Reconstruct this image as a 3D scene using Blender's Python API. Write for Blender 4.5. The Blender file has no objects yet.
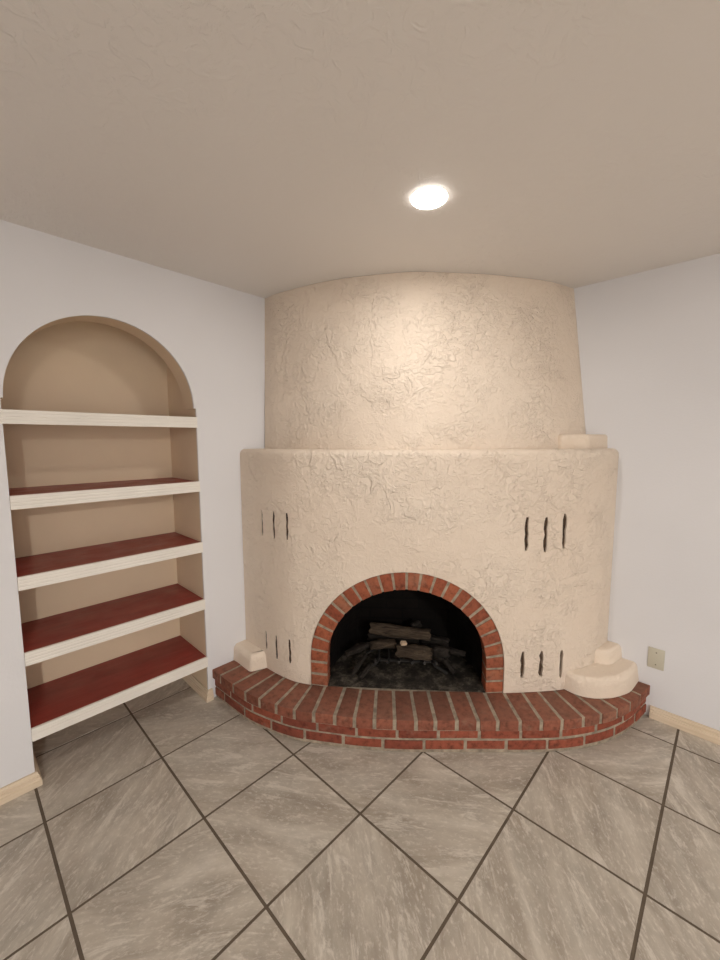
import bpy, bmesh, math, random
import numpy as np
from mathutils import Vector, Matrix

random.seed(7)
rng = np.random.default_rng(7)
sc = bpy.context.scene
COL = sc.collection
R = math.radians

# ------------------------------------------------------------------ dimensions (metres)
TILE = 0.457                 # 18 inch floor tile
YL, XR, H = 1.165, 1.545, 2.44   # left wall plane, right wall plane, ceiling
XB, YB = -4.3, -4.9          # walls behind the viewer
HZ = 0.182                   # hearth height
BODY_Z0, MANTEL = 0.1835, 1.503

# ------------------------------------------------------------------ object helpers
def link(o):
    COL.objects.link(o); return o

def tag(o, label, cat, group=None):
    o['label'] = label; o['category'] = cat
    if group: o['group'] = group
    return o

def thing(name, label, cat, loc=(0, 0, 0), rotz=0, group=None):
    o = link(bpy.data.objects.new(name, None))
    o.empty_display_size = .05
    o.location = loc; o.rotation_euler = (0, 0, rotz)
    return tag(o, label, cat, group)

def obj(name, bm, mats, parent=None, smooth=None, recalc=True):
    """links a bmesh as ONE mesh object; world coordinates are kept under the parent"""
    if recalc:
        bmesh.ops.recalc_face_normals(bm, faces=bm.faces)
    me = bpy.data.meshes.new(name)
    if smooth is not None:
        for f in bm.faces: f.smooth = len(f.verts) < 24
        for e in bm.edges:
            if len(e.link_faces) == 2 and e.calc_face_angle(0) > R(smooth): e.smooth = False
    bm.to_mesh(me); bm.free()
    for m in (mats if isinstance(mats, (list, tuple)) else [mats]): me.materials.append(m)
    o = link(bpy.data.objects.new(name, me))
    if parent is not None:
        o.parent = parent
        o.matrix_parent_inverse = world(parent).inverted()
    return o

def world(o):
    M = Matrix.LocRotScale(o.location, o.rotation_euler, o.scale)
    if o.parent is not None:
        M = world(o.parent) @ o.matrix_parent_inverse @ M
    return M

def struct(o):
    o['kind'] = 'structure'; return o

def box(bm, lo, hi, bevel=0, seg=2, mi=0):
    t = bmesh.new()
    bmesh.ops.create_cube(t, size=1)
    for v in t.verts:
        v.co = Vector([(lo[i] + hi[i]) / 2 + v.co[i] * (hi[i] - lo[i]) for i in range(3)])
    if bevel:
        bmesh.ops.bevel(t, geom=t.edges[:], offset=bevel, segments=seg, profile=.5, affect='EDGES')
    merge(bm, t, mi)

def merge(bm, t, mi=0):
    vm = {v: bm.verts.new(v.co) for v in t.verts}
    for f in t.faces:
        g = bm.faces.new([vm[v] for v in f.verts]); g.material_index = mi; g.smooth = f.smooth
    t.free()

def prism(bm, pts, vec, bevel=0, mi=0, seg=2):
    """closed polygon pts (3-D) extruded along vec"""
    t = bmesh.new()
    a = [t.verts.new(Vector(p)) for p in pts]
    b = [t.verts.new(Vector(p) + Vector(vec)) for p in pts]
    t.faces.new(a); t.faces.new(b[::-1])
    n = len(a)
    for i in range(n):
        t.faces.new((a[i], b[i], b[(i + 1) % n], a[(i + 1) % n]))
    bmesh.ops.recalc_face_normals(t, faces=t.faces)
    if bevel:
        bmesh.ops.bevel(t, geom=[e for e in t.edges if e.calc_face_angle(0) > R(25)], offset=bevel, segments=seg, profile=.5, affect='EDGES')
    merge(bm, t, mi)

def tube(bm, path, radius, seg=10, mi=0, square=False):
    """swept closed tube; radius may be a list"""
    P = [Vector(p) for p in path]; n = len(P)
    rad = radius if isinstance(radius, (list, tuple)) else [radius] * n
    if square: seg = 4
    rings = []
    up = Vector((0, 0, 1))
    for i, p in enumerate(P):
        t = (P[min(i + 1, n - 1)] - P[max(i - 1, 0)]).normalized()
        u = up if abs(t.dot(up)) < .95 else Vector((1, 0, 0))
        s = t.cross(u).normalized(); w = s.cross(t).normalized()
        rings.append([bm.verts.new(p + (s * math.cos(a) + w * math.sin(a)) * rad[i])
                      for a in [2 * math.pi * (k + .5) / seg for k in range(seg)]])
    for a, b in zip(rings, rings[1:]):
        for k in range(seg):
            f = bm.faces.new((a[k], a[(k + 1) % seg], b[(k + 1) % seg], b[k])); f.material_index = mi
    bm.faces.new(rings[0][::-1]).material_index = mi
    bm.faces.new(rings[-1]).material_index = mi

def lathe(bm, prof, loc, seg=48, mi=0):
    """profile (r, z) turned around the vertical axis at loc"""
    rings = []
    for r, z in prof:
        if r < 1e-6: rings.append([bm.verts.new((loc[0], loc[1], loc[2] + z))])
        else: rings.append([bm.verts.new((loc[0] + r * math.cos(2 * math.pi * k / seg), loc[1] + r * math.sin(2 * math.pi * k / seg), loc[2] + z)) for k in range(seg)])
    for a, b in zip(rings, rings[1:]):
        for k in range(seg):
            q = [a[k % len(a)], a[(k + 1) % len(a)], b[(k + 1) % len(b)], b[k % len(b)]]
            q = list(dict.fromkeys(q))
            if len(q) > 2: bm.faces.new(q).material_index = mi

def spline(P, step=.02):
    P = np.array(P, float)
    Q = np.vstack([2 * P[0] - P[1], P, 2 * P[-1] - P[-2]]); o = []
    for i in range(1, len(Q) - 2):
        a, b, c, e = Q[i - 1:i + 3]
        for t in np.linspace(0, 1, 20, endpoint=False):
            o.append(.5 * (2 * b + (c - a) * t + (2 * a - 5 * b + 4 * c - e) * t * t + (3 * b - a - 3 * c + e) * t ** 3))
    o.append(P[-1]); o = np.array(o)
    L = np.r_[0, np.cumsum(np.linalg.norm(np.diff(o, axis=0), axis=1))]
    s = np.linspace(0, L[-1], int(L[-1] / step) + 1)
    return np.stack([np.interp(s, L, o[:, k]) for k in range(o.shape[1])], 1)

class Curve:
    """plan curve running left wall -> right wall; normal points out into the room"""
    def __init__(s, P, step=.004):
        s.p = spline(P, step)
        s.L = np.r_[0, np.cumsum(np.linalg.norm(np.diff(s.p, axis=0), axis=1))]
        t = np.gradient(s.p, axis=0); t /= np.linalg.norm(t, axis=1)[:, None]
        s.n = np.stack([t[:, 1], -t[:, 0]], 1)
        s.len = s.L[-1]
    def at(s, l, off=0.):
        p = np.array([np.interp(l, s.L, s.p[:, k]) for k in (0, 1)])
        n = np.array([np.interp(l, s.L, s.n[:, k]) for k in (0, 1)]); n /= np.linalg.norm(n)
        return p + n * off
    def nrm(s, l):
        n = np.array([np.interp(l, s.L, s.n[:, k]) for k in (0, 1)]); return n / np.linalg.norm(n)
    def near(s, x, y):
        return s.L[np.argmin((s.p[:, 0] - x) ** 2 + (s.p[:, 1] - y) ** 2)]

# ------------------------------------------------------------------ materials
def lin(c):
    c = [v / 255 for v in c]
    return tuple([(v / 12.92 if v <= .04045 else ((v + .055) / 1.055) ** 2.4) for v in c] + [1])

class Mat:
    def __init__(s, name, rough=.6, spec=.5):
        s.m = bpy.data.materials.new(name); s.m.use_nodes = True
        s.t = s.m.node_tree; s.b = s.t.nodes['Principled BSDF']
        s.b.inputs['Roughness'].default_value = rough
        s.b.inputs['Specular IOR Level'].default_value = spec
        s.tc = s.t.nodes.new('ShaderNodeTexCoord')
    def node(s, typ, **kw):
        n = s.t.nodes.new('ShaderNode' + typ)
        for k, v in kw.items(): setattr(n, k, v)
        return n
    def set(s, sock, v):
        if isinstance(v, bpy.types.NodeSocket): s.t.links.new(v, sock)
        else: sock.default_value = v
    def mapping(s, scale=(1, 1, 1), rot=(0, 0, 0), src='Object'):
        m = s.node('Mapping'); s.set(m.inputs['Vector'], s.tc.outputs[src])
        m.inputs['Scale'].default_value = scale; m.inputs['Rotation'].default_value = rot
        return m.outputs['Vector']
    def noise(s, vec=None, scale=5, detail=4, rough=.5, dist=0):
        n = s.node('TexNoise')
        if vec is None: vec = s.tc.outputs['Object']
        s.set(n.inputs['Vector'], vec)
        n.inputs['Scale'].default_value = scale; n.inputs['Detail'].default_value = detail
        n.inputs['Roughness'].default_value = rough; n.inputs['Distortion'].default_value = dist
        return n.outputs['Fac']
    def ramp(s, fac, stops):
        r = s.node('ValToRGB'); s.set(r.inputs['Fac'], fac)
        e = r.color_ramp.elements
        while len(e) < len(stops): e.new(.5)
        for el, (p, c) in zip(e, stops):
            el.position = p; el.color = c if len(c) == 4 else lin(c)
        return r.outputs['Color']
    def mix(s, a, b, fac, blend='MIX'):
        n = s.node('Mix', data_type='RGBA', blend_type=blend)
        s.set(n.inputs['Factor'], fac); s.set(n.inputs[6], a); s.set(n.inputs[7], b)
        return n.outputs[2]
    def math(s, op, a, b=0.):
        n = s.node('Math', operation=op); s.set(n.inputs[0], a); s.set(n.inputs[1], b)
        return n.outputs[0]
    def color(s, c):
        s.set(s.b.inputs['Base Color'], c if isinstance(c, bpy.types.NodeSocket) else lin(c)); return s
    def rough(s, v):
        s.set(s.b.inputs['Roughness'], v); return s
    def bump(s, h, dist=.002, strength=1.):
        n = s.node('Bump'); s.set(n.inputs['Height'], h)
        n.inputs['Distance'].default_value = dist; n.inputs['Strength'].default_value = strength
        s.set(s.b.inputs['Normal'], n.outputs['Normal']); return s

W = lambda v: (v, v, v, 1)

def plain(name, c, rough=.6, var=.06, nscale=8, bump=None, spec=.5):
    m = Mat(name, rough, spec)
    n = m.noise(scale=nscale, detail=3)
    d = [max(0, v * (1 - var)) for v in c]; e = [min(255, v * (1 + var)) for v in c]
    m.color(m.ramp(n, [(.3, d), (.7, e)]))
    if bump: m.bump(m.noise(scale=bump[0], detail=4), bump[1])
    return m.m

def wall_paint(name, c, amp=.0006):
    m = Mat(name, .55, .3)
    n = m.noise(scale=1.3, detail=2)
    m.color(m.ramp(n, [(.3, [v * .985 for v in c]), (.7, [min(255, v * 1.01) for v in c])]))
    m.bump(m.noise(scale=90, detail=3), amp)
    return m.m

def ceiling_paint():
    m = Mat('ceiling_paint', .6, .3)
    m.color((232, 227, 222))
    a = m.ramp(m.noise(scale=16, detail=5, rough=.6, dist=1.2), [(.47, W(0)), (.56, W(1))])
    patch = m.ramp(m.noise(scale=.8, detail=1), [(.42, W(.1)), (.62, W(1))])
    m.bump(m.mix(W(0), a, patch), .0012)
    return m.m

def stucco():
    m = Mat('cream_stucco', .75, .25)
    big = m.noise(scale=2.2, detail=3)
    m.color(m.ramp(big, [(.3, (231, 214, 196)), (.7, (237, 222, 205))]))
    # skip-trowel: smooth flats, raised patches with torn lips, scattered scratches, fine grit
    p1 = m.ramp(m.noise(m.mapping((1, 1, .8)), scale=11, detail=3, rough=.5, dist=.7), [(.52, W(0)), (.57, W(1)), (.74, W(.1))])
    p2 = m.ramp(m.noise(m.mapping((1, 1, 1.5), (.35, .2, .5)), scale=27, detail=3, rough=.5, dist=.9), [(.50, W(0)), (.56, W(1)), (.72, W(.15))])
    p3 = m.ramp(m.noise(m.mapping((1.6, 1.6, .8), (-.4, .3, .2)), scale=38, detail=2, rough=.5, dist=.5), [(.52, W(0)), (.62, W(1))])
    grit = m.noise(scale=95, detail=3, rough=.6)
    soft_ = m.noise(scale=14, detail=3)
    amt = m.ramp(m.noise(scale=4.5, detail=3), [(.36, W(.22)), (.6, W(1))])
    h = m.math('ADD', m.math('MULTIPLY', p1, .75), m.math('MULTIPLY', p2, .65))
    h = m.math('ADD', h, m.math('MULTIPLY', p3, .25))
    h = m.math('MULTIPLY', h, amt)
    h = m.math('ADD', h, m.math('MULTIPLY', grit, .22))
    h = m.math('ADD', h, m.math('MULTIPLY', soft_, 1.0))
    m.bump(h, .0048)
    return m.m

def smooth_stucco():
    m = Mat('smooth_cream_stucco', .75, .25)
    m.color(m.ramp(m.noise(scale=3, detail=3), [(.3, (232, 215, 196)), (.7, (238, 223, 206))]))
    m.bump(m.math('ADD', m.noise(scale=24, detail=5, rough=.6, dist=.8), m.math('MULTIPLY', m.noise(scale=90, detail=3), .3)), .007)
    return m.m

def brick(name, cols, sooty=.0):
    m = Mat(name, .8, .3)
    g = m.node('NewGeometry')
    per = m.ramp(g.outputs['Random Per Island'], [(0, cols[0]), (.35, cols[1]), (.7, cols[2]), (1, cols[3])])
    mott = m.ramp(m.noise(scale=34, detail=6, rough=.65), [(.3, W(.45)), (.48, W(.92)), (.72, W(1.2))])
    c = m.mix(per, mott, 1., 'MULTIPLY')
    dust = m.ramp(m.noise(scale=11, detail=5, rough=.7, dist=.6), [(.56, W(0)), (.78, W(.38))])
    c = m.mix(c, lin((165, 140, 118)), dust)
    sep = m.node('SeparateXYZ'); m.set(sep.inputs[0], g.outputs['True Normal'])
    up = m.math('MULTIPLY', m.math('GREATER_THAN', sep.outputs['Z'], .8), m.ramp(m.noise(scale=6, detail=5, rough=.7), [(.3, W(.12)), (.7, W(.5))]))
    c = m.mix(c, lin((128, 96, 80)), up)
    m.color(c)
    m.bump(m.math('ADD', m.noise(scale=60, detail=6, rough=.7), m.math('MULTIPLY', m.noise(scale=300, detail=2), .3)), .0028)
    return m.m

def tile_mat():
    m = Mat('stone_look_tile', .42, .45)
    uv = m.tc.outputs['UV']
    def map2(sc_):
        n = m.node('Mapping'); m.set(n.inputs['Vector'], uv); n.inputs['Scale'].default_value = sc_
        return n.outputs['Vector']
    streak = m.noise(map2((1.6, 6, 1)), scale=1.5, detail=7, rough=.62, dist=.6)
    base = m.ramp(streak, [(.28, (160, 148, 133)), (.44, (178, 167, 153)), (.56, (190, 180, 166)), (.74, (208, 199, 186))])
    cloud = m.ramp(m.noise(map2((1.3, 2.4, 1)), scale=2.4, detail=7, rough=.68, dist=.5), [(.33, W(.80)), (.6, W(1.06))])
    base = m.mix(base, cloud, 1., 'MULTIPLY')
    vein = m.ramp(m.noise(map2((2.2, 9, 1)), scale=2.0, detail=9, rough=.75, dist=.6), [(.54, W(0)), (.62, W(.6)), (.68, W(.08))])
    base = m.mix(base, lin((228, 220, 208)), vein)
    fleck = m.ramp(m.noise(map2((7, 14, 1)), scale=5, detail=6, rough=.75), [(.52, W(0)), (.64, W(.65))])
    base = m.mix(base, lin((218, 210, 198)), fleck)
    m.color(base)
    m.bump(m.noise(map2((3, 10, 1)), scale=6, detail=6), .0005)
    return m.m

def red_paint():
    m = Mat('dark_red_paint', .38, .5)
    a = m.noise(m.mapping((2.0, 9, 1)), scale=3, detail=5, rough=.6)
    m.color(m.ramp(a, [(.3, (138, 46, 41)), (.7, (158, 60, 52))]))
    m.rough(m.ramp(m.noise(scale=9, detail=4), [(.3, W(.33)), (.7, W(.5))]))
    m.bump(m.noise(m.mapping((6, 60, 6)), scale=4, detail=3), .0004)
    return m.m

def bark(name, a, b):
    m = Mat(name, .9, .2)
    v = m.mapping((1, 9, 9))
    n = m.noise(v, scale=8, detail=8, rough=.7, dist=1.2)
    m.color(m.ramp(n, [(.3, [x * .35 for x in a]), (.5, a), (.7, b)]))
    m.bump(n, .008)
    return m.m

def soot():
    m = Mat('sooty_firebrick', .92, .15)
    br = m.node('TexBrick'); m.set(br.inputs['Vector'], m.tc.outputs['UV'])
    br.inputs['Scale'].default_value = 1.; br.inputs['Brick Width'].default_value = .22
    br.inputs['Row Height'].default_value = .072; br.inputs['Mortar Size'].default_value = .006
    br.inputs['Color1'].default_value = lin((23, 20, 18)); br.inputs['Color2'].default_value = lin((29, 24, 21))
    br.inputs['Mortar'].default_value = lin((20, 18, 17))
    n = m.ramp(m.noise(scale=6, detail=6, rough=.7), [(.3, W(.5)), (.7, W(1.1))])
    m.color(m.mix(br.outputs['Color'], n, 1., 'MULTIPLY'))
    m.bump(m.noise(scale=40, detail=5), .004)
    return m.m

def ash():
    m = Mat('ash_grey_firebrick', .95, .15)
    n = m.noise(scale=11, detail=9, rough=.75, dist=.1)
    m.color(m.ramp(n, [(.36, (32, 29, 26)), (.5, (58, 53, 47)), (.62, (104, 96, 86))]))
    m.bump(m.noise(scale=60, detail=6, rough=.7), .004)
    return m.m

def emit(name, c, strength):
    m = Mat(name)
    m.b.inputs['Base Color'].default_value = (.9, .9, .9, 1)
    m.b.inputs['Emission Color'].default_value = c
    m.b.inputs['Emission Strength'].default_value = strength
    return m.m

def pine():
    m = Mat('pale_pine', .5, .4)
    n = m.noise(m.mapping((3, 3, 60)), scale=1.5, detail=5)
    m.color(m.ramp(n, [(.3, (216, 195, 168)), (.7, (230, 213, 190))]))
    return m.m

M_WALL = wall_paint('white_wall_paint', (229, 228, 230))
M_CEIL = ceiling_paint()
M_STUCCO = stucco(); M_SMOOTH = smooth_stucco()
M_TILE = tile_mat()
M_GROUT = plain('brown_grout', (101, 88, 74), .9, .06, 20)
M_CAP = brick('hearth_cap_brick', [(138, 83, 65), (152, 94, 74), (126, 76, 60), (154, 104, 84)])
M_BRICK = brick('hearth_brick', [(144, 76, 57), (158, 86, 65), (130, 68, 53), (150, 94, 75)])
M_ARCH = brick('arch_brick', [(156, 86, 60), (168, 96, 68), (144, 76, 54), (164, 104, 78)])
M_MORTAR = plain('grey_mortar', (156, 143, 125), .95, .16, 30, (120, .003))
M_TAN = plain('tan_niche_paint', (233, 212, 183), .6, .02, 2, (70, .0004), .3)
M_RED = red_paint()
M_TRIM = plain('cream_trim_paint', (238, 233, 224), .4, .015, 5)
M_PINE = pine()
M_SOOT = soot(); M_ASH = ash()
M_SLOT = plain('slot_shade', (74, 57, 43), .95, .3, 60, (150, .003))  # dark brown colour stands in for the shade inside the slots
M_BARK = bark('weathered_bark', (74, 63, 52), (104, 90, 75))
M_CHAR = bark('charred_bark', (46, 41, 37), (68, 62, 56))
M_IRON = plain('black_iron', (38, 35, 33), .7, .2, 40, (90, .001))
M_CHIP = plain('pale_wood_chip', (226, 200, 170), .8, .08, 60)
M_PLATE = plain('beige_plastic', (202, 196, 178), .4, .02, 5)
M_SCREW = plain('dull_screw', (120, 110, 90), .4, .05, 30)
M_LED = emit('lamp_lens', (1, .96, .9, 1), 11)
M_WHITE = plain('white_metal', (235, 230, 222), .4, .01, 5)

# ------------------------------------------------------------------ room shell
def floor():
    bm = bmesh.new(); uvl = bm.loops.layers.uv.new('UVMap')
    g = .0055
    angle = {(-1, -1): 55, (-2, 1): 40, (-1, 0): -56, (0, -1): -54, (1, -2): 33, (0, -2): 42, (1, -3): 30,
             (2, -3): 30, (-2, 0): -32, (0, 0): -50, (2, -2): -50, (-1, 1): -48, (-2, 2): 35, (-1, 2): -40, (-3, 1): 38, (-3, 0): 42}
    i0, i1 = math.floor(XB / TILE), math.ceil(XR / TILE)
    j0, j1 = math.floor(YB / TILE), math.ceil(1.6 / TILE)
    r = random.Random(3)
    for i in range(i0, i1):
        for j in range(j0, j1):
            x0, x1 = max(i * TILE + g, XB), min((i + 1) * TILE - g, XR + .01)
            y0, y1 = max(j * TILE + g, YB), min((j + 1) * TILE - g, 1.6)
            if x1 - x0 < .01 or y1 - y0 < .01: continue
            if y0 > YL + .02 and (x1 < -1.0 or x0 > .0): continue
            th = R(angle.get((i, j), r.choice([35, 45, -50, -40]))); ox, oy = r.random() * 40, r.random() * 40
            top = [(x0, y0), (x1, y0), (x1, y1), (x0, y1)]
            vs = [bm.verts.new((x, y, 0)) for x, y in top]
            lo = [bm.verts.new((x, y, -.012)) for x, y in top]
            faces = [bm.faces.new(vs)] + [bm.faces.new((vs[k], lo[k], lo[(k + 1) % 4], vs[(k + 1) % 4])) for k in range(4)]
            for f in faces:
                for l in f.loops:
                    x, y = l.vert.co.x, l.vert.co.y
                    l[uvl].uv = (x * math.cos(th) + y * math.sin(th) + ox, -x * math.sin(th) + y * math.cos(th) + oy)
    q = [bm.verts.new(p) for p in ((XB, YB, -.0022), (XR + .01, YB, -.0022), (XR + .01, 1.6, -.0022), (XB, 1.6, -.0022))]
    bm.faces.new(q).material_index = 1
    box(bm, (XB, YB, -.06), (XR + .01, 1.6, -.014), mi=1)
    return struct(obj('floor', bm, [M_TILE, M_GROUT]))
floor()

bm = bmesh.new(); box(bm, (XB - .1, YB - .1, H), (XR + .1, 1.7, H + .08)); struct(obj('ceiling', bm, M_CEIL))

NX0, NX1, NT = -.910, -.096, 1.733        # niche opening, height of the ledge under the arch
AC, AR, AB = -.5045, .397, .405           # arch centre, half width, rise
WT = .012
def niche_outline(y):
    pts = [(NX1, y, 0.0), (NX1, y, NT), (AC + AR, y, NT)]
    for k in range(1, 32):
        a = math.pi * k / 32
        pts.append((AC + AR * math.cos(a), y, NT + AB * math.sin(a)))
    pts += [(AC - AR, y, NT), (NX0, y, NT), (NX0, y, 0.0)]
    return pts
bm = bmesh.new()
out = [(XB, YL, 0.0)] + niche_outline(YL)[::-1] + [(XR + .1, YL, 0), (XR + .1, YL, H), (XB, YL, H)]
prism(bm, out, (0, WT, 0))
struct(obj('wall_left', bm, M_WALL))
bm = bmesh.new(); box(bm, (XR, YB - .1, 0), (XR + .1, YL + .06, H)); struct(obj('wall_right', bm, M_WALL))
bm = bmesh.new(); box(bm, (XB - .1, YB - .1, 0), (XB, 1.7, H)); struct(obj('wall_side', bm, M_WALL))
bm = bmesh.new(); box(bm, (XB, YB - .1, 0), (XR, YB, H)); struct(obj('wall_back', bm, M_WALL))

# baseboards: stepped pine moulding swept along a plan polyline (room on the left of the direction)
def baseboard(name, path, h=.066, t=.02):
    prof = [(0, .001), (t, .001), (t, h * .45), (t * .82, h * .5), (t * .82, h * .62), (t * .62, h * .66), (t * .62, h * .8), (t * .42, h * .86), (t * .36, h), (0, h)]
    bm = bmesh.new(); P = [Vector((x, y, 0)) for x, y in path]; rings = []
    for i, p in enumerate(P):
        dirs = [(P[i] - P[i - 1]).normalized()] if i else []
        if i < len(P) - 1: dirs.append((P[i + 1] - P[i]).normalized())
        ns = [Vector((-d.y, d.x, 0)) for d in dirs]
        n = sum(ns, Vector()).normalized(); k = 1 / max(.3, n.dot(ns[0]))
        rings.append([bm.verts.new(p + n * (a * k) + Vector((0, 0, z))) for a, z in prof])
    m = len(prof)
    for a, b in zip(rings, rings[1:]):
        for k in range(m): bm.faces.new((a[k], a[(k + 1) % m], b[(k + 1) % m], b[k]))
    bm.faces.new(rings[0]); bm.faces.new(rings[-1][::-1])
    return struct(obj(name, bm, M_PINE))
e = .001
baseboard('baseboard_left', [(NX0 + e, 1.545), (NX0 + e, YL - e), (XB + .01, YL - e)][::1])
baseboard('baseboard_niche', [(-.0745, YL - e), (NX1 - e, YL - e), (NX1 - e, 1.545)])
baseboard('baseboard_right', [(XR - e, YB + .02), (XR - e, -.785)])

# ------------------------------------------------------------------ bookcase built into the left wall
NB = 1.55
case = thing('built_in_bookcase', 'arched built-in bookcase recessed in the white left wall, with red shelves', 'bookcase', (AC, YL + .2, 0))
YF = YL + WT + .001
def side(x0, x1):
    bm = bmesh.new()
    box(bm, (x0, YF, .0005), (x1, NB + .015, 2.2))
    return obj('side_panel', bm, M_TAN, case)
side(NX0 - .016, NX0); side(NX1, NX1 + .016)
bm = bmesh.new(); box(bm, (NX0 + .0003, NB, .0005), (NX1 - .0003, NB + .015, 2.2)); obj('back_panel', bm, M_TAN, case)
bm = bmesh.new(); box(bm, (NX0 - .016, YF, 2.201), (NX1 + .016, NB + .015, 2.216)); obj('top_panel', bm, M_TAN, case)
bm = bmesh.new()
ar = [(AC + AR * math.cos(math.pi * k / 40), YF, NT + AB * math.sin(math.pi * k / 40)) for k in range(41)]
prism(bm, [(NX1 - .0004, YF, NT)] + ar + [(NX0 + .0004, YF, NT), (NX0 + .0004, YF, 2.2), (NX1 - .0004, YF, 2.2)], (0, .125, 0))
obj('arch_header', bm, M_TAN, case, smooth=40)
for zt in (1.683, 1.323, .970, .628, .273):
    bm = bmesh.new()
    box(bm, (NX0 + .0006, YL + .004, zt - .022), (NX1 - .0006, NB - .0006, zt), .001, 1)
    sh = obj('shelf', bm, M_RED, case)
    bm = bmesh.new()
    fh, y0, y1 = .057, YL - .010, YL + .0035
    prof = [(y1, zt + .002), (y0 + .002, zt + .002), (y0, zt)]
    for k in range(1, 4):                      # three flutes along the front edge
        zc = zt - fh * k / 4
        prof += [(y0, zc + .003), (y0 + .0010, zc + .001), (y0 + .0010, zc - .001), (y0, zc - .003)]
    prof += [(y0, zt - fh), (y1, zt - fh)]
    prism(bm, [(NX0 - (.018 if zt > 1.6 else -.0008), y, z) for y, z in prof], (NX1 - NX0 - (.0016 if zt < 1.6 else -.0172), 0, 0))
    fa = obj('fascia', bm, M_TRIM, sh)
    fa['label'] = 'cream fluted front edge'

# ------------------------------------------------------------------ fireplace
FM = np.array([.574, .199]); FD = np.array([.635, -.773]); FD /= np.linalg.norm(FD); FN = np.array([FD[1], -FD[0]])
def bulge(s): return .04 * (1 - (s / .528) ** 2)
def fp(s, dep, z):        # point in the frame of the fire opening: along the face, back into the body, up
    q = FM + FD * s + FN * (bulge(max(-.6, min(.6, s))) - dep); return Vector((q[0], q[1], z))
arc = [tuple(FM + s * FD + bulge(s) * FN) for s in np.linspace(-.45, .45, 7)]
BODY = Curve([(.163, YL - .001), (.163, 1.05), (.166, .92), (.177, .80), (.198, .70), (.238, .615)] + arc +
             [(.909, -.209), (.985, -.282), (1.078, -.365), (1.16, -.430), (1.27, -.492), (1.40, -.538), (XR - .001, -.560)])
CEILC = Curve([(.371, YL - .001), (.371, 1.10), (.376, 1.03), (.430, .779), (.52, .543), (.623, .361), (.719, .234), (.883, .091), (1.063, -.049), (1.277, -.184), (1.42, -.245), (XR - .001, -.283)])
COR = (XR - .002, YL - .002)

def snap(p, first, last):
    if first: return (p[0], YL - .001)
    if last: return (XR - .001, p[1])
    return (min(p[0], XR - .001), min(p[1], YL - .001))

fire = thing('corner_fireplace', 'cream stucco corner fireplace with brick arched opening, beehive chimney and mantel ledge', 'fireplace', (.75, .4, HZ))

def wob(x, y, z, a):      # hand-trowelled waviness
    return a * (math.sin(5.1 * x + 3.3 * z + 1) + math.sin(6.7 * y - 4.1 * z) + .6 * math.sin(11 * (x - y) + 9 * z))

# lower body with rounded mantel edge
bm = bmesh.new(); N = 130
prof = [(BODY_Z0, 0)] + [(z, 0) for z in np.linspace(.24, 1.45, 36)]
rr = .034
prof += [(MANTEL - rr + rr * math.sin(a), rr * (1 - math.cos(a))) for a in np.linspace(.15, math.pi / 2, 7)]
rings = []
for z, ins in prof:
    ring = []
    for i in range(N + 1):
        l = BODY.len * i / N
        p = BODY.at(l, -ins)
        w = 0 if i in (0, N) else wob(p[0], p[1], z, .0018) * (1 if z > .25 else .3)
        p = snap(BODY.at(l, -ins + w), i == 0, i == N)
        ring.append(bm.verts.new((p[0], p[1], z)))
    ring.append(bm.verts.new((COR[0], COR[1], z)))
    rings.append(ring)
for a, b in zip(rings, rings[1:]):
    for k in range(len(a)):
        bm.faces.new((a[k], a[(k + 1) % len(a)], b[(k + 1) % len(a)], b[k]))
bm.faces.new(rings[0][::-1]); bm.faces.new(rings[-1])
body = obj('fireplace_surround', bm, M_STUCCO, fire)

# cutters: arched opening and twelve hand-cut slots
RO, RI, ZS, RISE = .528, .431, .338, .522
def arch_path(r, rise, z0, n=40):
    pts = [(-r, z0)] + [(-r * math.cos(t), ZS + rise * math.sin(t)) for t in np.linspace(0, math.pi, n)] + [(r, z0)]
    return pts
cut = bmesh.new()
ao = arch_path(RO + .001, RISE + .001, .10)
fr = lambda s, off, z: (FM[0] + FD[0] * s + FN[0] * off, FM[1] + FD[1] * s + FN[1] * off, z)
prism(cut, [fr(s, .2, z) for s, z in ao], tuple(-.80 * np.array([FN[0], FN[1], 0])))
SLOTS = [(.165, .944, .997, 1.152), (.1735, .838, .996, 1.156), (.190, .733, 1.004, 1.155),
         (.979, -.276, .972, 1.151), (1.0555, -.3455, .962, 1.149), (1.135, -.412, .980, 1.166),
         (.165, .935, .300, .415), (.1735, .840, .272, .418), (.190, .734, .280, .425),
         (.9815, -.2785, .268, .418), (1.0595, -.3495, .269, .417), (1.147, -.421, .256, .414)]
slot_geo = []
for q, (x, y, z0, z1) in enumerate(SLOTS):
    l = BODY.near(x, y); n = BODY.nrm(l); c = BODY.at(l); t = np.array([-n[1], n[0]])
    r = random.Random(q + 5); hw = .0105
    if q in (0, 6): hw = .009
    zs = np.linspace(z0, z1, 7); cx = [r.uniform(-.0025, .0025) for _ in zs]
    ws = [hw * r.uniform(.75, 1.2) * (.6 if k in (0, 6) else 1) for k in range(7)]
    L = [(cx[k] - ws[k], zs[k]) for k in range(7)]; Rr = [(cx[k] + ws[k], zs[k]) for k in range(7)]
    poly = L[::1] + Rr[::-1]
    P = lambda off, grow=1., c=c, t=t, n=n, poly=poly: [(c[0] + t[0] * u * grow + n[0] * off, c[1] + t[1] * u * grow + n[1] * off, z) for u, z in poly]
    prism(cut, P(.03), tuple(-.085 * np.array([n[0], n[1], 0])))
    slot_geo.append((P, n))
bmesh.ops.recalc_face_normals(cut, faces=cut.faces)
cutter = obj('slot_cutter', cut, M_SLOT)
mod = body.modifiers.new('openings', 'BOOLEAN'); mod.operation = 'DIFFERENCE'; mod.object = cutter; mod.solver = 'EXACT'
dg = bpy.context.evaluated_depsgraph_get()
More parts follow.
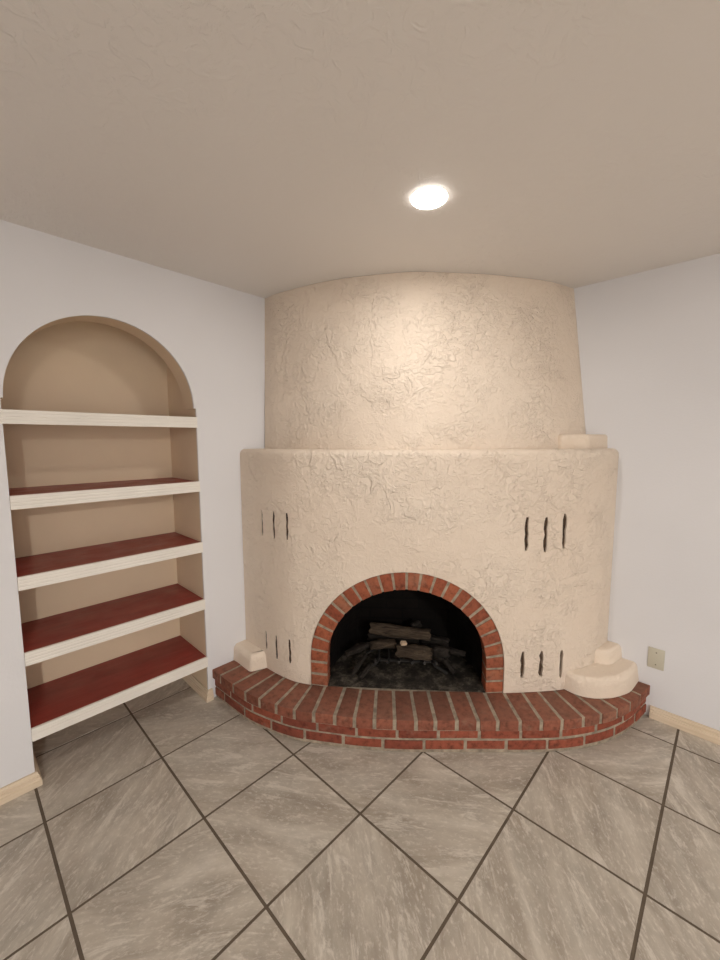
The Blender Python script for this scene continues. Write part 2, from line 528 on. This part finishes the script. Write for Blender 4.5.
me = bpy.data.meshes.new_from_object(body.evaluated_get(dg))
body.modifiers.clear(); old = body.data; body.data = me; bpy.data.meshes.remove(old)
me.materials.clear(); me.materials.append(M_STUCCO)
for p in me.polygons: p.material_index = 0
bpy.data.objects.remove(cutter)
t = bmesh.new(); t.from_mesh(me)
for f in t.faces: f.smooth = len(f.verts) < 60 and not (f.normal.z > .98)
for ed in t.edges:
    if len(ed.link_faces) == 2 and ed.calc_face_angle(0) > R(35): ed.smooth = False
t.to_mesh(me); t.free()
for q_, (P, n) in enumerate(slot_geo):      # dark plug near each slot mouth stands in for its deep shade
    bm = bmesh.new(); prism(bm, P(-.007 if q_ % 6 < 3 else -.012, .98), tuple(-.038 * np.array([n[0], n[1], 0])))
    o = obj('vent_slot', bm, M_SLOT, fire); o['label'] = 'narrow vertical slot, inner shade as a dark plug'

# chimney breast: tapers up to the ceiling
bm = bmesh.new(); rings = []
for z in np.linspace(MANTEL - .004, H - .001, 40):
    f = (H - z) / (H - MANTEL); ring = []
    for i in range(N + 1):
        l = CEILC.len * i / N; u = i / N
        off = (.035 + .075 * min(1, u / .5) + .01 * u) * f
        p = CEILC.at(l, off)
        p = CEILC.at(l, off + (0 if i in (0, N) else wob(p[0], p[1], z, .0018)))
        if i == 0: p = (CEILC.at(0)[0] - .03 * f, YL - .001)
        else: p = snap(p, False, i == N)
        ring.append(bm.verts.new((p[0], p[1], z)))
    ring.append(bm.verts.new((COR[0], COR[1], z))); rings.append(ring)
for a, b in zip(rings, rings[1:]):
    for k in range(len(a)): bm.faces.new((a[k], a[(k + 1) % len(a)], b[(k + 1) % len(a)], b[k]))
bm.faces.new(rings[0][::-1]); bm.faces.new(rings[-1])
obj('chimney_breast', bm, M_STUCCO, fire, smooth=50)

def rounded_block(name, outline, z0, z1, r, parent, mat=None, amp=.002, taper=0.):
    """plan outline (closed, CCW) raised with a rounded upper edge and a hand-shaped skin"""
    D = []
    for a, b in zip(outline, list(outline[1:]) + [outline[0]]):      # even spacing all round
        a, b = np.array(a), np.array(b); m = max(1, int(np.linalg.norm(b - a) / .012))
        D += [a + (b - a) * k / m for k in range(m)]
    O = np.array(D); bm = bmesh.new(); rings = []
    nx = np.roll(O, -2, 0) - np.roll(O, 2, 0); nx /= np.linalg.norm(nx, axis=1)[:, None]
    nn = np.stack([nx[:, 1], -nx[:, 0]], 1)
    for i, p in enumerate(O):          # ends that meet a wall slide along it
        if p[0] > XR - .003:
            w_ = O[O[:, 0] > XR - .003][:, 1]; nn[i] = (0, 2 * (p[1] - w_.min()) / max(1e-6, w_.max() - w_.min()) - 1)
        elif p[1] > YL - .003:
            w_ = O[O[:, 1] > YL - .003][:, 0]; nn[i] = (2 * (p[0] - w_.min()) / max(1e-6, w_.max() - w_.min()) - 1, 0)
    pr = [(z, taper * (z - z0) / (z1 - z0)) for z in np.linspace(z0, z1 - r, 6)]
    pr += [(z1 - r + r * math.sin(a), taper + r * (1 - math.cos(a))) for a in np.linspace(.2, math.pi / 2, 6)]
    for z, ins in pr:
        ring = []
        for p, n in zip(O, nn):
            q = p - n * (ins + wob(p[0] * 3, p[1] * 3, z * 3, amp))
            if p[0] > XR - .003: q[0] = XR - .0015
            if p[1] > YL - .003: q[1] = YL - .0015
            q[0] = min(q[0], XR - .0012); q[1] = min(q[1], YL - .0012)
            ring.append(bm.verts.new((q[0], q[1], z)))
        rings.append(ring)
    for a, b in zip(rings, rings[1:]):
        for k in range(len(a)): bm.faces.new((a[k], a[(k + 1) % len(a)], b[(k + 1) % len(a)], b[k]))
    bm.faces.new(rings[0][::-1]); bm.faces.new(rings[-1])
    return obj(name, bm, mat or M_SMOOTH, parent, smooth=60)

def closed(front, back, step=.012):
    F = spline(front, step); return [tuple(p) for p in F] + list(back)
def soft(poly, r=.03, n=5):
    out = []; m = len(poly)
    for i in range(m):
        a, b, c = [np.array(poly[k % m], float) for k in (i - 1, i, i + 1)]
        if (b[0] > XR - .003) or (b[1] > YL - .003): out.append(tuple(b)); continue
        u = (a - b) / np.linalg.norm(a - b); v = (c - b) / np.linalg.norm(c - b)
        for t in np.linspace(0, 1, n):
            p = (1 - t) ** 2 * (b + u * r) + 2 * t * (1 - t) * b + t * t * (b + v * r); out.append(tuple(p))
    return out
# two-tier rounded step at the right end, box step at the left end, small block on the mantel
e2 = XR - .0015
st = rounded_block('side_step', closed([(1.168, -.42), (1.160, -.49), (1.185, -.565), (1.225, -.612), (1.315, -.677), (1.43, -.716), (e2, -.728)], [(e2, -.50), (1.30, -.40)]),
              BODY_Z0 + .001, .288, .02, fire, amp=.0025, taper=.012)
st['label'] = 'lower wide rounded tier beside right wall'
st = rounded_block('side_step', closed([(1.372, -.50), (1.378, -.55), (1.41, -.60), (1.46, -.625), (e2, -.640)], [(e2, -.52), (1.44, -.50)]),
              .282, .366, .02, fire, amp=.002, taper=.008)
st['label'] = 'upper small rounded tier beside right wall'
st = rounded_block('side_step', soft([(.070, YL - .0015), (.074, 1.09), (.074, .968), (.20, .925), (.24, 1.0), (.24, YL - .0015)], .02),
              BODY_Z0 + .001, .283, .026, fire, amp=.0015, taper=.008)
st['label'] = 'squarish block beside left wall'
st = rounded_block('mantel_block', soft([(1.272, -.335), (1.345, -.453), (e2, -.505), (e2, -.30), (1.36, -.20)], .018),
              MANTEL - .002, 1.582, .016, fire, amp=.0012, taper=.004)
st['label'] = 'small block standing on the mantel ledge'

# brick arch: voussoirs on a mortar ring
bm = bmesh.new()
def ring_pt(u, k, dep):
    """u along the arch 0..1 (left foot to right foot), k 0 inner .. 1 outer"""
    r = RI + (RO - RI) * k; rise = r * RISE / RO
    leg = ZS - HZ - .001; La = math.pi * .48; T = 2 * leg + La; d = u * T
    if d < leg: s, z = -r, HZ + .001 + d
    elif d > leg + La: s, z = r, ZS - (d - leg - La)
    else:
        a = (d - leg) / La * math.pi; s, z = -r * math.cos(a), ZS + rise * math.sin(a)
    return fp(s, dep, z)
NBK = 26; T = 2 * (ZS - HZ) + math.pi * .48; gap = .0135 / T
for i in range(NBK):
    u0, u1 = i / NBK + gap / 2, (i + 1) / NBK - gap / 2
    j = rng.uniform(-.003, .003)
    t = bmesh.new(); A = []; B = []
    us = np.linspace(u0, u1, 4)
    for dep, Ls in ((.003 + j, A), (.097, B)):
        for k, seq in ((0, us), (1, us[::-1])):
            for u in seq: Ls.append(t.verts.new(ring_pt(u, k * .985 + .0, dep)))
    t.faces.new(A); t.faces.new(B[::-1]); n = len(A)
    for k in range(n): t.faces.new((A[k], B[k], B[(k + 1) % n], A[(k + 1) % n]))
    bmesh.ops.recalc_face_normals(t, faces=t.faces)
    bmesh.ops.bevel(t, geom=[x for x in t.edges if x.calc_face_angle(0) > R(40)], offset=.0028, segments=2, profile=.5, affect='EDGES')
    merge(bm, t)
archo = obj('brick_arch', bm, M_ARCH, fire, smooth=40)
bm = bmesh.new()
us = np.linspace(0, 1, 90)
t = bmesh.new(); rows = []
for u in us:
    rows.append([t.verts.new(ring_pt(u, k, dep)) for k, dep in ((.03, .0065), (.99, .0065), (.99, .100), (.03, .100))])
for a, b in zip(rows, rows[1:]):
    for k in range(4): t.faces.new((a[k], a[(k + 1) % 4], b[(k + 1) % 4], b[k]))
t.faces.new(rows[0]); t.faces.new(rows[-1][::-1])
merge(bm, t)
obj('mortar', bm, M_MORTAR, archo, smooth=40)

# firebox lining: splayed cheeks, back, vault and ash-grey floor
bm = bmesh.new(); uvl = bm.loops.layers.uv.new('UVMap')
def fb_ring(dep, w, zt, z0):
    pts = [(-w, z0)] + [(-w * math.cos(t), ZS + (zt - ZS) * math.sin(t)) for t in np.linspace(0, math.pi, 24)] + [(w, z0)]
    return [(FM[0] + FD[0] * s - FN[0] * dep, FM[1] + FD[1] * s - FN[1] * dep, z, s, dep) for s, z in pts]
rings = []
spec = [(.105, .452, .84, HZ), (.25, .42, .83, HZ), (.40, .36, .80, HZ), (.50, .30, .74, HZ)]
for dep, w, zt, z0 in spec:
    rings.append([(bm.verts.new(p[:3]), p) for p in fb_ring(dep, w, zt, z0 + .0034)])
def fquad(a, b, c, d_, mi):
    f = bm.faces.new([x[0] for x in (a, b, c, d_)]); f.material_index = mi
    for l, x in zip(f.loops, (a, b, c, d_)): l[uvl].uv = (x[1][4] * 1.1 + x[1][3] * .3, x[1][2])
for a, b in zip(rings, rings[1:]):
    for k in range(len(a) - 1): fquad(a[k], a[k + 1], b[k + 1], b[k], 0)
back = bm.faces.new([x[0] for x in rings[-1]])
for l, x in zip(back.loops, rings[-1]): l[uvl].uv = (x[1][3], x[1][2])
obj_fb = obj('firebox', bm, [M_SOOT], fire, recalc=False)
sol = obj_fb.modifiers.new('thickness', 'SOLIDIFY'); sol.thickness = .012; sol.offset = 0
bm = bmesh.new()
fl = [(.432, .0), (.432, .102)] + [(w_ + .002, d_) for d_, w_, *_ in spec]
fl = fl + [(-s_, d_) for s_, d_ in fl[::-1]]
fl = [fr(s_, -d_, HZ + .0006) for s_, d_ in fl]
prism(bm, fl, (0, 0, .0034))
o = obj('firebox_floor', bm, M_ASH, fire); o['label'] = 'ash-grey floor of the fire opening'

# ------------------------------------------------------------------ hearth
HC = Curve([(-.069, YL - .0015), (-.064, 1.058), (-.058, .944), (-.046, .814), (-.022, .714), (.018, .59), (.066, .484), (.151, .351), (.236, .224), (.36, .071), (.492, -.074), (.626, -.217), (.76, -.36), (.901, -.5), (1.03, -.6), (1.17, -.68), (1.333, -.739), (XR - .0015, -.781)])
hearth = thing('brick_hearth', 'raised curved red brick hearth on the tile floor under the fireplace', 'hearth', (.5, .1, 0))
def clampwall(p): return (min(p[0], XR - .0015), min(p[1], YL - .0015))
def course(name, mat, joints, z0, z1, off, depth, gap=.014, bev=.0032, jit=.003):
    bm = bmesh.new()
    for a, b in zip(joints, joints[1:]):
        a0 = a + gap / 2 if a > 0 else 0; b0 = b - gap / 2 if b < HC.len else HC.len
        ls = np.linspace(a0, b0, 5); j = rng.uniform(-jit, jit); zj = rng.uniform(-.0015, .0015)
        mid = (a0 + b0) / 2; n = HC.nrm(mid)
        outer = [clampwall(HC.at(l, off + j)) for l in ls]
        half = gap / 2
        L_ = depth
        i0 = HC.at(a0, off - L_); i1 = HC.at(b0, off - L_)
        poly = outer + [clampwall(i1), clampwall(i0)]
        prism(bm, [(x, y, z0) for x, y in poly], (0, 0, z1 - z0 + min(0, zj)), bev)
    return obj(name, bm, mat, hearth, smooth=40)
caps = [0, .09, .225, .336, .446, .556, .666, .771, .881, .982, 1.082, 1.182, 1.287, 1.382, 1.488, 1.593, 1.688, 1.798, 1.903, 2.008, 2.124, 2.229, 2.339, 2.454, 2.569, HC.len]
course('cap_course', M_CAP, caps, .128, HZ, 0, .232, gap=.018)
st2 = [0] + list(np.arange(.17, HC.len - .05, .205)) + [HC.len]
course('brick_course', M_BRICK, st2, .0745, .1215, -.016, .10)
st1 = [0] + list(np.arange(.10, HC.len - .05, .205)) + [HC.len]
course('brick_course', M_BRICK, st1, .0165, .064, -.016, .10)
bm = bmesh.new()
def core(z0, z1, off):
    P = [clampwall(HC.at(l, off)) for l in np.linspace(0, HC.len, 90)]
    P[0] = (P[0][0], YL - .0015); P[-1] = (XR - .0015, P[-1][1])
    prism(bm, [(x, y, z0) for x, y in P] + [(XR - .0015, YL - .0015, z0)], (0, 0, z1 - z0))
core(.0005, .126, -.0195); core(.1262, .1790, -.004)
obj('mortar', bm, M_MORTAR, hearth)

# ------------------------------------------------------------------ fire grate and logs
ZF = HZ + .002
def fpt(s, dep, z):
    q = FM + FD * s - FN * dep; return Vector((q[0], q[1], z))
g0 = fpt(-.02, .26, ZF)
grate = thing('fire_grate', 'black iron fire grate standing on the ashy firebox floor', 'grate', tuple(g0))
GZ = ZF + .085
for s in (-.15, -.09, -.03, .04, .10, .16):
    bm = bmesh.new()
    tube(bm, [fpt(s * 1.12, .088, GZ + .018), fpt(s * 1.08, .11, GZ + .002), fpt(s, .16, GZ), fpt(s, .25, GZ), fpt(s * .95, .35, GZ), fpt(s * .95, .395, GZ + .03)], .008, 6)
    obj('grate_bar', bm, M_IRON, grate)
for dep in (.165, .335):
    bm = bmesh.new(); tube(bm, [fpt(-.175, dep, GZ - .016), fpt(0, dep, GZ - .016), fpt(.185, dep, GZ - .016)], .0085, 6)
    obj('cross_rail', bm, M_IRON, grate)
for s in (-.15, .16):
    for dep, k in ((.165, -1), (.335, 1)):
        bm = bmesh.new(); tube(bm, [fpt(s, dep, GZ - .012), fpt(s * 1.15, dep + .005 * k, GZ - .04), fpt(s * 1.55, dep + .012 * k, ZF + .006)], .009, 6)
        obj('leg', bm, M_IRON, grate)

def log(label, a, b, r, mat, seed, knot=True, flat=.9):
    """split log: knobbly bark cylinder with rough sawn ends; local x runs along the log"""
    A, B = Vector(a), Vector(b); D = B - A; L = D.length
    rnd = random.Random(seed); ph = [rnd.uniform(0, 6.28) for _ in range(6)]
    bm = bmesh.new(); ns, nr = 18, 20; rings = []
    for i in range(nr + 1):
        t = i / nr; x = (t - .5) * L; rings.append([])
        end = 1 - .10 * max(0, abs(t - .5) * 2 - .9) * 10
        for k in range(ns):
            an = 2 * math.pi * k / ns
            rr = r * end * (1 + .10 * math.sin(3 * an + ph[0] + t * 2) + .07 * math.sin(5 * an + ph[1] - 4 * t) + .06 * math.sin(9 * t + ph[2]) + .05 * math.sin(17 * t + 2 * an + ph[3]) + .03 * rnd.uniform(-1, 1))
            sl = .008 * math.sin(4 * an + ph[4]) if i in (0, nr) else 0
            rings[-1].append(bm.verts.new((x + sl, rr * math.cos(an), rr * flat * math.sin(an) + .12 * r * math.sin(3 * t + ph[5]))))
    for p, q in zip(rings, rings[1:]):
        for k in range(ns): bm.faces.new((p[k], p[(k + 1) % ns], q[(k + 1) % ns], q[k]))
    for rg, s in ((rings[0], -1), (rings[-1], 1)):
        c = bm.verts.new((sum(v.co.x for v in rg) / ns, 0, sum(v.co.z for v in rg) / ns))
        for k in range(ns): bm.faces.new((rg[k], rg[(k + 1) % ns], c))
    o = obj('fireplace_log', bm, mat, smooth=50)
    o.matrix_world = Matrix.Translation((A + B) / 2) @ D.to_track_quat('X', 'Z').to_matrix().to_4x4()
    tag(o, label, 'log', 'logs on the fire grate')
    return o
LOGS = [
    ('charred log lying low across the back of the grate', (-.22, .320, .313), (.09, .312, .312), .029, M_CHAR, 1),
    ('dark log at the right rear, behind the right end of the top log', (.12, .315, .325), (.27, .27, .312), .032, M_CHAR, 2),
    ('thick brown log at the front of the grate, below the pale chip', (-.045, .165, .315), (.155, .145, .312), .040, M_BARK, 3),
    ('short knotty dark log end, right of the thick front log', (.172, .185, .312), (.26, .185, .308), .033, M_CHAR, 4),
    ('medium brown log at the front left, under the left end of the top log', (-.20, .200, .322), (-.055, .225, .320), .028, M_BARK, 5),
    ('slim dark log sticking out at the far left of the grate', (-.345, .150, .292), (-.215, .215, .318), .021, M_CHAR, 6),
    ('long brown log laid on top of the pile, sloping down to the right', (-.205, .265, .402), (.155, .245, .378), .038, M_BARK, 7),
    ('small dark log end poking up behind the long top log', (.055, .325, .388), (.105, .335, .408), .022, M_CHAR, 8),
    ('slim dark stick at the far right, pointing to the right', (.275, .215, .300), (.36, .20, .288), .018, M_CHAR, 9),
    ('charred stick leaning down at front left, the outer of two', (-.305, .075, .206), (-.225, .145, .290), .012, M_CHAR, 10),
    ('charred stick leaning down at front left, the inner of two', (-.255, .060, .204), (-.195, .085, .262), .013, M_CHAR, 11),
    ('short charred stick leaning out at the front right of the grate', (.285, .125, .215), (.235, .150, .275), .014, M_CHAR, 12),
]
for lab, a, b, r, m, sd in LOGS:
    log(lab, fpt(*a), fpt(*b), r, m, sd)
bm = bmesh.new(); box(bm, (-.017, -.012, -.009), (.017, .012, .009), .0018, 2)
for v in bm.verts: v.co += Vector((rng.uniform(-.001, .001), rng.uniform(-.001, .001), rng.uniform(-.001, .001)))
chip = obj('wood_chip', bm, M_CHIP); chip.location = fpt(-.005, .165, .361); chip.rotation_euler = (.25, .2, -.5)
tag(chip, 'small pale wood chip resting among the logs in the grate', 'wood chip')

# ------------------------------------------------------------------ wall plate and ceiling lights
pl = thing('wall_plate', 'beige blank wall plate on the right wall, beside the hearth', 'wall plate', (XR, -.795, .346))
bm = bmesh.new(); box(bm, (XR - .0065, -.832, .288), (XR - .0004, -.758, .404), .0025, 2); obj('plate', bm, M_PLATE, pl, smooth=40)
for z in (.380, .312):
    bm = bmesh.new(); t = bmesh.new()
    bmesh.ops.create_uvsphere(t, u_segments=14, v_segments=8, radius=.0036)
    for v in t.verts: v.co = Vector((XR - .0064 + v.co.z * .35, -.795 + v.co.x, z + v.co.y))
    merge(bm, t); obj('screw', bm, M_SCREW, pl, smooth=60)

LAMPS = [((.211, -.160), 'round recessed ceiling light glowing above the fireplace', 1.0),
         ((-2.2, -3.9), 'round recessed ceiling light far behind the viewer', 1.0)]
for (x, y), lab, k in LAMPS:
    lt = thing('recessed_light', lab, 'ceiling light', (x, y, H), 0, 'recessed ceiling lights')
    bm = bmesh.new(); lathe(bm, [(.0652, -.0005), (.0695, -.0005), (.0695, -.0009), (.0685, -.0014), (.0665, -.0015), (.0652, -.0013), (.0652, -.0005)], (x, y, H)); obj('trim_ring', bm, M_WHITE, lt, smooth=50)
    bm = bmesh.new(); lathe(bm, [(0, -.0005), (.065, -.0005), (.065, -.0055), (.056, -.0075), (0, -.0085)], (x, y, H)); obj('lens', bm, M_LED, lt, smooth=50)

def lamp_light(name, x, y, power, spread):
    L = bpy.data.lights.new(name, 'AREA'); L.shape = 'DISK'; L.size = .124; L.energy = power
    L.color = (1, .97, .925); L.spread = R(spread)
    o = link(bpy.data.objects.new(name, L)); o.location = (x, y, H - .02); return o
lamp_light('downlight_beam', .211, -.160, 3.9, 180)
for (x, y), _, _ in LAMPS[1:]:
    lamp_light('downlight_beam', x, y, 92, 180)

# ------------------------------------------------------------------ world, camera, view
w = bpy.data.worlds.new('room_air'); sc.world = w; w.use_nodes = True
w.node_tree.nodes['Background'].inputs[0].default_value = (.8, .85, 1, 1)
w.node_tree.nodes['Background'].inputs[1].default_value = .0

cam = bpy.data.cameras.new('camera'); co = link(bpy.data.objects.new('camera', cam)); sc.camera = co
cam.sensor_fit = 'VERTICAL'; cam.sensor_height = 24; cam.lens = 24 * 395.35 / 960; cam.clip_start = .02
co.matrix_world = Matrix.Translation((-1.090, -1.040, 1.552)) @ (Matrix.Rotation(R(-46.489), 4, 'Z') @ Matrix.Rotation(R(84.296), 4, 'X') @ Matrix.Rotation(R(-.192), 4, 'Z'))

sc.view_settings.view_transform = 'Standard'; sc.view_settings.look = 'None'
sc.view_settings.gamma = 1; sc.view_settings.use_curve_mapping = False
sc.view_settings.exposure = 0.74
